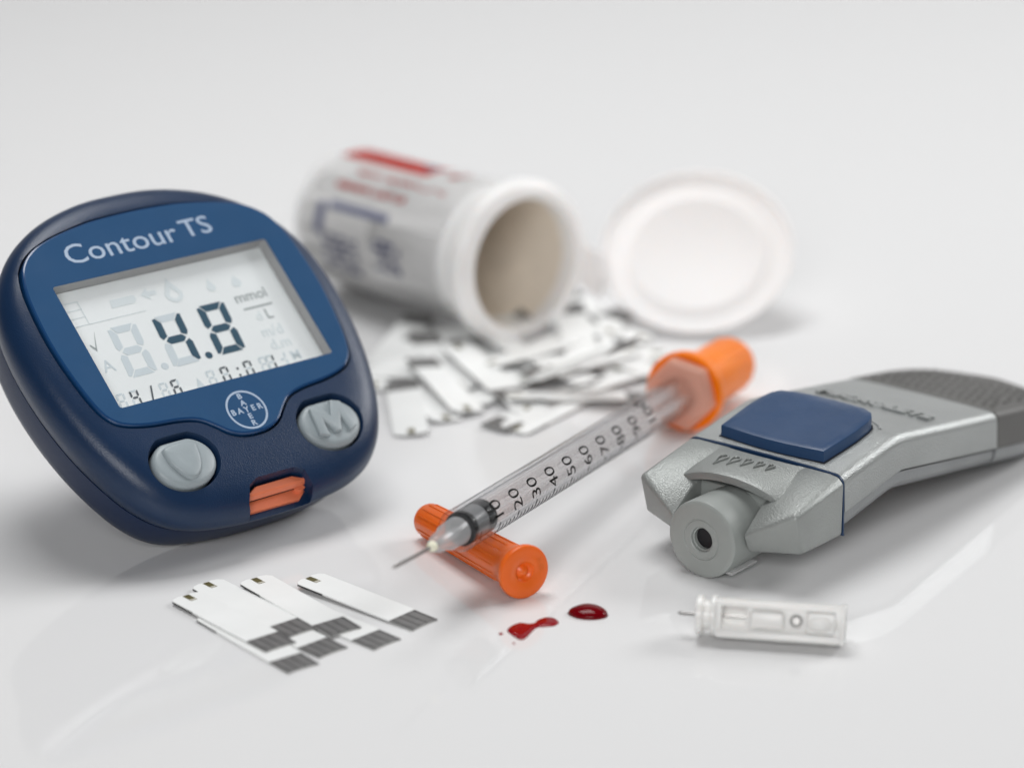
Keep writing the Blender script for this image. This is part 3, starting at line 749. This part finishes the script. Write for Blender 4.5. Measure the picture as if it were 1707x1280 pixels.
def patch(name, s0, s1, a0, a1, mt, r=1.329, parent=None, n=14, sh=0.0):
    """curved print on the vial; angles in degrees from the top towards the viewer"""
    bm = bmesh.new(); rows = []
    for i in range(n + 1):
        a = radians(a0 + (a1 - a0) * i / n)
        rows.append([bm.verts.new((s + sh * i / n, r * sin(a), r * cos(a))) for s in (s0, (s0 + s1) / 2, s1)])
    for a, b in zip(rows, rows[1:]):
        for k in range(2): bm.faces.new((a[k], a[k + 1], b[k + 1], b[k]))
    g_ = bmesh.ops.solidify(bm, geom=bm.faces[:], thickness=0.002)
    return ob(name, bm, mt, parent, smooth=60)
lb = patch('paper_label', 0.95, 5.0, -60, 170, M['label'], 1.3275, vial, 40)
patch('red_panel', 2.40, 4.95, -22, 14, M['red_print'], 1.331, lb)
patch('blue_emblem', 2.62, 2.92, -14, 0, M['blue_print'], 1.334, lb, 5)
patch('red_text_row', 1.70, 2.0, -12, 8, M['red_text'], 1.331, lb, 5)
patch('red_text_row', 1.45, 4.15, 26, 31, M['red_text'], 1.331, lb, 4)
patch('red_text_row', 2.30, 4.35, 41, 47, M['red_text'], 1.331, lb, 4)
patch('blue_bar', 2.50, 4.25, 59, 66, M['blue_print'], 1.331, lb, 4)
patch('blue_bar', 4.34, 4.60, 62, 88, M['blue_print'], 1.331, lb, 6)
for a_ in (86, 93, 100, 107, 114):
    patch('blue_text_row', 3.3, 4.4, a_, a_ + 5, M['blue_text'], 1.331, lb, 3)
for a_ in (80, 85.5, 91, 96.5, 102):
    patch('blue_text_row', 2.0, 2.8, a_, a_ + 4.4, M['blue_text'], 1.331, lb, 3)
# lid, hinge
inv = frame(VM, vx, vy, vz).inverted()
LE = radians(50); LYAW = radians(-8)
ln = Vector((sin(LYAW) * cos(LE), -cos(LYAW) * cos(LE), sin(LE))); lx = Vector((0, 0, 1)).cross(ln).normalized(); ly = ln.cross(lx)
LC = Vector((3.47, 3.95, 1.21))
lid = ob('lid', lathe([(-0.06, 0.02), (-0.06, 1.62), (-0.02, 1.72), (0.05, 1.80), (0.12, 1.815), (0.145, 1.80), (0.145, 1.765), (0.06, 1.745), (0.045, 1.72), (0.04, 1.28), (0.048, 1.26), (0.048, 1.22), (0.04, 1.20), (0.04, 0.02)], 96, axis='Z'), M['lid'], vial, smooth=45)
lid.matrix_local = inv @ frame(LC, lx, ly, ln)
h0 = VM + vx * 0.2 - vy * 1.50 - vz * 0.25; h1 = LC - lx * 1.70 - ly * 0.3 + ln * 0.05
bm = bmesh.new()
up_ = Vector((0, 0, 1)); rows = []
for i in range(9):
    t = i / 8; c = h0.lerp(h1, t) + Vector((0.12, -0.25, -0.18)) * sin(pi * t)
    rows.append([c + up_ * 0.42 * s_ + Vector((0, -0.03, 0)) * q for s_, q in ((-1, -1), (1, -1), (1, 1), (-1, 1))])
loft([[tuple(inv @ p) for p in r_] for r_ in rows], bm=bm)
ob('hinge', bm, M['lid'], vial)

# ------------------------------------------------------------------ test strips
SL, SW, ST = 2.40, 0.55, 0.030
def make_strip():
    root = empty('test_strip')
    tipp = [(0.0, SW / 2 - 0.16), (0.03, SW / 2 - 0.06), (0.10, SW / 2), (SL - 0.46, SW / 2), (SL - 0.46, -SW / 2), (0.10, -SW / 2), (0.03, -SW / 2 + 0.06), (0.0, -SW / 2 + 0.16), (0.02, 0.0)]
    body = ob('strip_body', prism(tipp, 0.012, ST), M['strip'], root, smooth=0)
    core = [(x * 1.0 + 0.004, y * 0.97) for x, y in tipp]
    ob('strip_core', prism([(0.02, SW / 2 - 0.1), (0.10, SW / 2 - 0.006), (SL - 0.01, SW / 2 - 0.006), (SL - 0.01, -SW / 2 + 0.006), (0.10, -SW / 2 + 0.006), (0.02, -SW / 2 + 0.1)], 0.0, 0.012), M['strip_edge'], root, smooth=0)
    q = [(SL - 0.46, SW / 2 - 0.01), (SL - 0.0, SW / 2 - 0.02), (SL - 0.025, SW / 4), (SL - 0.03, 0), (SL - 0.025, -SW / 4), (SL, -SW / 2 + 0.02), (SL - 0.46, -SW / 2 + 0.01)]
    pad = ob('contact_pad', prism(q, 0.010, ST - 0.004), M['pad'], root, smooth=0)
    for k, y in enumerate((-0.225, -0.08, 0.065, 0.225)):
        ob('trace', box(SL - 0.45, SL - 0.035, y - 0.010, y + 0.010, ST - 0.006, ST - 0.002), M['trace'], pad, smooth=0)
    ob('dark_edge', box(0.09, 0.60, -SW / 2 - 0.004, -SW / 2 + 0.010, 0.002, ST - 0.003), M['trace'], root, smooth=0)
    win_ = ob('sample_window', box(0.025, 0.25, -0.055, 0.055, 0.012, ST + 0.0015), M['tip'], root, smooth=0)
    ob('window_mark', box(0.20, 0.24, -0.05, 0.05, ST - 0.004, ST + 0.003), M['tip_lt'], win_, smooth=0)
    return root
proto = make_strip()
used = [False]
def strip(tip, end, z0, z1, label, group=None, roll=0.0, size=1.0):
    o = proto if not used[0] else dup(proto)
    used[0] = True
    a = Vector((tip[0], tip[1], z0)); d = (Vector((end[0], end[1], z1)) - a).normalized()
    y = Vector((0, 0, 1)).cross(d).normalized(); z = d.cross(y)
    m = frame(a, d, y, z) @ Matrix.Rotation(roll, 4, 'X')
    o.matrix_world = m @ Matrix.Diagonal((size, size, 1, 1))
    tag(o, label, 'test strip', group)
    return o
# fan of seven in front: pad end centre and direction as measured on the table
FAN = [((-2.88, -12.135), (0.62, -0.785), 0.001, 0.001, 'front test strip mostly hidden, its dark pad jutting farthest from the fan'),
       ((-2.50, -11.60), (0.69, -0.72), 0.002, 0.001, 'front test strip lying between the two longest reaching pads of the fan'),
       ((-1.75, -11.32), (0.715, -0.70), 0.001, 0.001, 'front test strip with its bare pad beside the outermost strip of the fan'),
       ((-3.24, -11.48), (0.645, -0.764), 0.034, 0.032, 'front test strip on the outer edge of the fan facing the meter'),
       ((-2.97, -10.98), (0.655, -0.756), 0.033, 0.034, 'front test strip with rounded tip nearest the meter corner'),
       ((-2.35, -10.96), (0.62, -0.785), 0.066, 0.034, 'front test strip laid over the middle of the fan'),
       ((-1.24, -10.64), (0.75, -0.66), 0.068, 0.004, 'front test strip splayed out towards the orange needle cap')]
for (ex, ey), (dx, dy), z0, z1, lab in FAN:
    l = math.hypot(dx, dy); dx /= l; dy /= l
    strip((ex - dx * SL, ey - dy * SL), (ex, ey), z0, z1, lab, 'fan of test strips in front of the meter')

# loose heap spilling from the vial: picture points turned into table points at build time
def table_pt(px, py, z):
    F = 5000.0
    r = Vector(((px - 853.5) / F, 0, 0)) + Vector((0, sin(PITCH), cos(PITCH))) * ((640 - py) / F) + Vector((0, cos(PITCH), -sin(PITCH)))
    c = cam.location; t = (z - c.z) / r.z
    p = c + r * t
    return p
HEAP = [  # tip end, pad end (enlarged picture coordinates), heights
    (285, 812, 225, 500, 0.01, 0.12), (600, 685, 330, 395, 0.10, 0.32), (485, 735, 270, 530, 0.01, 0.06), (110, 440, 285, 215, 0.05, 0.25),
    (520, 320, 745, 520, 0.42, 0.20), (1500, 335, 905, 500, 0.22, 0.26), (800, 600, 1120, 600, 0.18, 0.12), (1545, 460, 1090, 600, 0.06, 0.10),
    (830, 790, 1040, 680, 0.01, 0.04), (960, 350, 1390, 170, 0.20, 0.35), (1590, 290, 1130, 190, 0.12, 0.40), (1230, 420, 1160, 170, 0.16, 0.5),
    (690, 430, 930, 360, 0.30, 0.30), (1660, 360, 1470, 380, 0.03, 0.08), (330, 300, 560, 250, 0.20, 0.30), (930, 690, 760, 470, 0.05, 0.15),
    (1240, 560, 930, 690, 0.03, 0.03), (420, 470, 120, 470, 0.16, 0.10), (760, 380, 1120, 480, 0.14, 0.10), (1380, 260, 1240, 140, 0.26, 0.30),
    (180, 330, 470, 350, 0.06, 0.06), (980, 450, 640, 620, 0.08, 0.04), (60, 560, 150, 470, 0.0, 0.1), (560, 560, 440, 400, 0.05, 0.2), (1190, 330, 1500, 430, 0.12, 0.10), (700, 270, 1010, 400, 0.2, 0.24), (1420, 470, 1290, 300, 0.02, 0.2), (850, 540, 960, 500, 0.02, 0.3)]
HEAP_LABEL = {0: 'loose test strip with its rounded tip nearest the M button of the meter', 1: 'broad loose test strip lying across the heap edge beside the meter',
              2: 'loose test strip tip peeping out under the broad strip', 3: 'loose test strip sloping up to the shaded underside of the vial',
              5: 'long loose test strip pointing at the orange end of the syringe', 7: 'loose test strip closest alongside the clear syringe barrel',
              8: 'loose test strip lying flat at the foot of the heap by the barrel', 10: 'loose test strip leaning under the vial hinge',
              11: 'loose test strip propped upright against the vial mouth', 13: 'loose test strip lying flat in front of the round lid'}
for k, (tx, ty, ex, ey, z0, z1) in enumerate(HEAP):
    z0 *= 0.7; z1 *= 0.7
    a = table_pt(600 + tx / 3.283, 480 + ty / 3.283, z0 + 0.02); b = table_pt(600 + ex / 3.283, 480 + ey / 3.283, z1 + 0.02)
    strip((a.x, a.y), (b.x, b.y), z0 + 0.035, z1 + 0.035, HEAP_LABEL.get(k, 'white test strip half buried in the loose heap below the open vial'), 'heap of test strips spilled from the vial', radians((k * 37) % 13 - 6), 1.08)

# ------------------------------------------------------------------ blood
def blob(name, pts, h, mt, rings_=8, n=64, z=0.0, pw=0.5):
    o_ = spline(pts, n); cx = sum(p[0] for p in o_) / n; cy_ = sum(p[1] for p in o_) / n
    rg = []
    for i in range(rings_ + 1):
        t = i / rings_; s = 1 - t * 0.97
        zz = h * (1 - s ** 2) ** pw
        rg.append([(cx + (x - cx) * s, cy_ + (y - cy_) * s, z + 0.0005 + zz) for x, y in o_])
    return ob(name, loft(rg), mt, None, smooth=180)
drop_pts = [(0.80, -10.16), (0.90, -10.02), (1.08, -9.93), (1.27, -10.00), (1.385, -10.18), (1.36, -10.34), (1.20, -10.42), (1.00, -10.40), (0.86, -10.30)]
tag(blob('blood_drop', drop_pts, 0.12, M['blood'], 10), 'round dark red domed drop of blood', 'blood drop')
sm = [(-0.07, -10.80), (0.00, -10.62), (0.12, -10.53), (0.24, -10.56), (0.32, -10.53), (0.37, -10.42), (0.50, -10.33), (0.62, -10.37), (0.675, -10.52), (0.60, -10.64), (0.47, -10.67), (0.36, -10.70), (0.28, -10.86), (0.20, -11.06), (0.13, -11.13), (0.04, -11.03)]
o_s = spline(sm, 96)
rg = []
for d, z in ((0.0, 0.0006), (0.008, 0.010), (0.02, 0.017), (0.035, 0.021)): rg.append([(x, y, z) for x, y in inset(o_s, d)])
bm = loft(rg, True, False); bmesh.ops.triangle_fill(bm, edges=[e for e in bm.edges if e.is_boundary], use_beauty=True)
tag(ob('blood_smear', bm, M['blood_thin'], None, smooth=180), 'bright red two lobed smear of blood beside the domed drop', 'blood smear')
tag(blob('blood_speck', [(-0.19, -10.90), (-0.165, -10.86), (-0.13, -10.88), (-0.135, -10.94), (-0.17, -10.96)], 0.008, M['blood_thin'], 4, 24), 'tiny red speck of blood at the tip of the smear', 'blood speck')

tag(blob('blood_speck', [(0.005, -11.24), (0.02, -11.21), (0.045, -11.22), (0.04, -11.26), (0.015, -11.27)], 0.004, M['blood_thin'], 4, 24), 'faint pinhead fleck of blood just below the smear', 'blood speck')

# ------------------------------------------------------------------ lancet
la = Vector((2.62, -10.98, 0.0)); lb_ = Vector((4.68, -11.33, 0.0)); ldx = (lb_ - la).normalized(); ldy = Vector((0, 0, 1)).cross(ldx)
lan = empty('lancet', frame(la, ldx, ldy, Vector((0, 0, 1))) @ Matrix.Translation((0, 0, 0.335)) @ Matrix.Rotation(radians(-18), 4, 'X') @ Matrix.Translation((0, 0, -0.30)))
tag(lan, 'small white plastic lancet with a bare steel needle', 'lancet')
HZ = 0.30
hb = ob('lancet_body', box(0.26, 2.10, -0.25, 0.25, 0.03, 0.55, 0.05, 3), M['lancet'], smooth=0)
boolean(hb, [cutter(box(0.36, 0.72, -0.40, -0.02, 0.20, 0.44)), cutter(box(0.36, 0.72, -0.17, 0.12, 0.30, 0.7)), cutter(box(0.36, 1.96, -0.5, -0.165, 0.14, 0.47)),
             cutter(xf(lathe([(-0.6, 0.095), (0.0, 0.095)], 32), Matrix.Translation((1.42, 0, 0.31)) @ Matrix.Rotation(radians(90), 4, 'Z') )),
             cutter(xf(lathe([(-0.6, 0.16), (0.0, 0.16)], 32), Matrix.Translation((1.80, -0.19, 0.28)) @ Matrix.Rotation(radians(90), 4, 'Z') @ Matrix.Diagonal((1, 1.35, 0.75, 1))))])
hb.parent = lan
while len(hb.data.materials) > 1: hb.data.materials.pop(index=len(hb.data.materials) - 1)
bvm = hb.modifiers.new('edge', 'BEVEL'); bvm.width = 0.018; bvm.segments = 2; bvm.limit_method = 'ANGLE'; bvm.angle_limit = radians(35)
smooth_obj(hb, 35)
ob('collar', xf(lathe([(0.22, 0.15), (0.205, 0.27), (0.225, 0.295), (0.27, 0.295), (0.29, 0.27), (0.30, 0.15)], 48), Matrix.Translation((0, 0, HZ))), M['lancet'], lan)
ob('tip_disc', xf(lathe([(0.0, 0.02), (0.0, 0.26), (0.015, 0.28), (0.085, 0.28), (0.10, 0.26), (0.11, 0.22), (0.22, 0.21), (0.24, 0.1)], 48), Matrix.Translation((0, 0, HZ))), M['lancet'], lan)
ob('raised_pad', box(0.76, 1.26, -0.265, -0.12, 0.17, 0.43, 0.06, 4), M['lancet'], lan)
eb = ob('thumb_block', box(1.56, 1.97, -0.25, -0.12, 0.15, 0.46, 0.03, 3), M['lancet'], smooth=0)
boolean(eb, [cutter(xf(lathe([(-0.3, 0.15), (0.07, 0.15), (0.085, 0.12)], 32), Matrix.Translation((1.76, -0.28, 0.29)) @ Matrix.Rotation(radians(90), 4, 'Z') @ Matrix.Diagonal((1, 1.15, 0.7, 1))))]); eb.parent = lan
while len(eb.data.materials) > 1: eb.data.materials.pop(index=len(eb.data.materials) - 1)
smooth_obj(eb, 35)
ob('pin', xf(lathe([(-0.02, 0.05), (0.0, 0.055), (0.1, 0.055)], 24), Matrix.Translation((1.42, -0.13, 0.31)) @ Matrix.Rotation(radians(90), 4, 'Z')), M['steel'], lan)
ob('end_plate', box(2.04, 2.10, -0.275, 0.265, 0.01, 0.565, 0.015), M['lancet'], lan)
ob('foot_rib', box(0.30, 2.05, -0.27, -0.20, 0.02, 0.12, 0.02), M['lancet'], lan)
ob('needle', xf(tube([(-0.27, 0, 0), (-0.22, 0, 0), (0.72, 0, 0)], [0.012, 0.030, 0.030], 12), Matrix.Translation((0, 0, HZ))), M['steel'], lan, smooth=60)
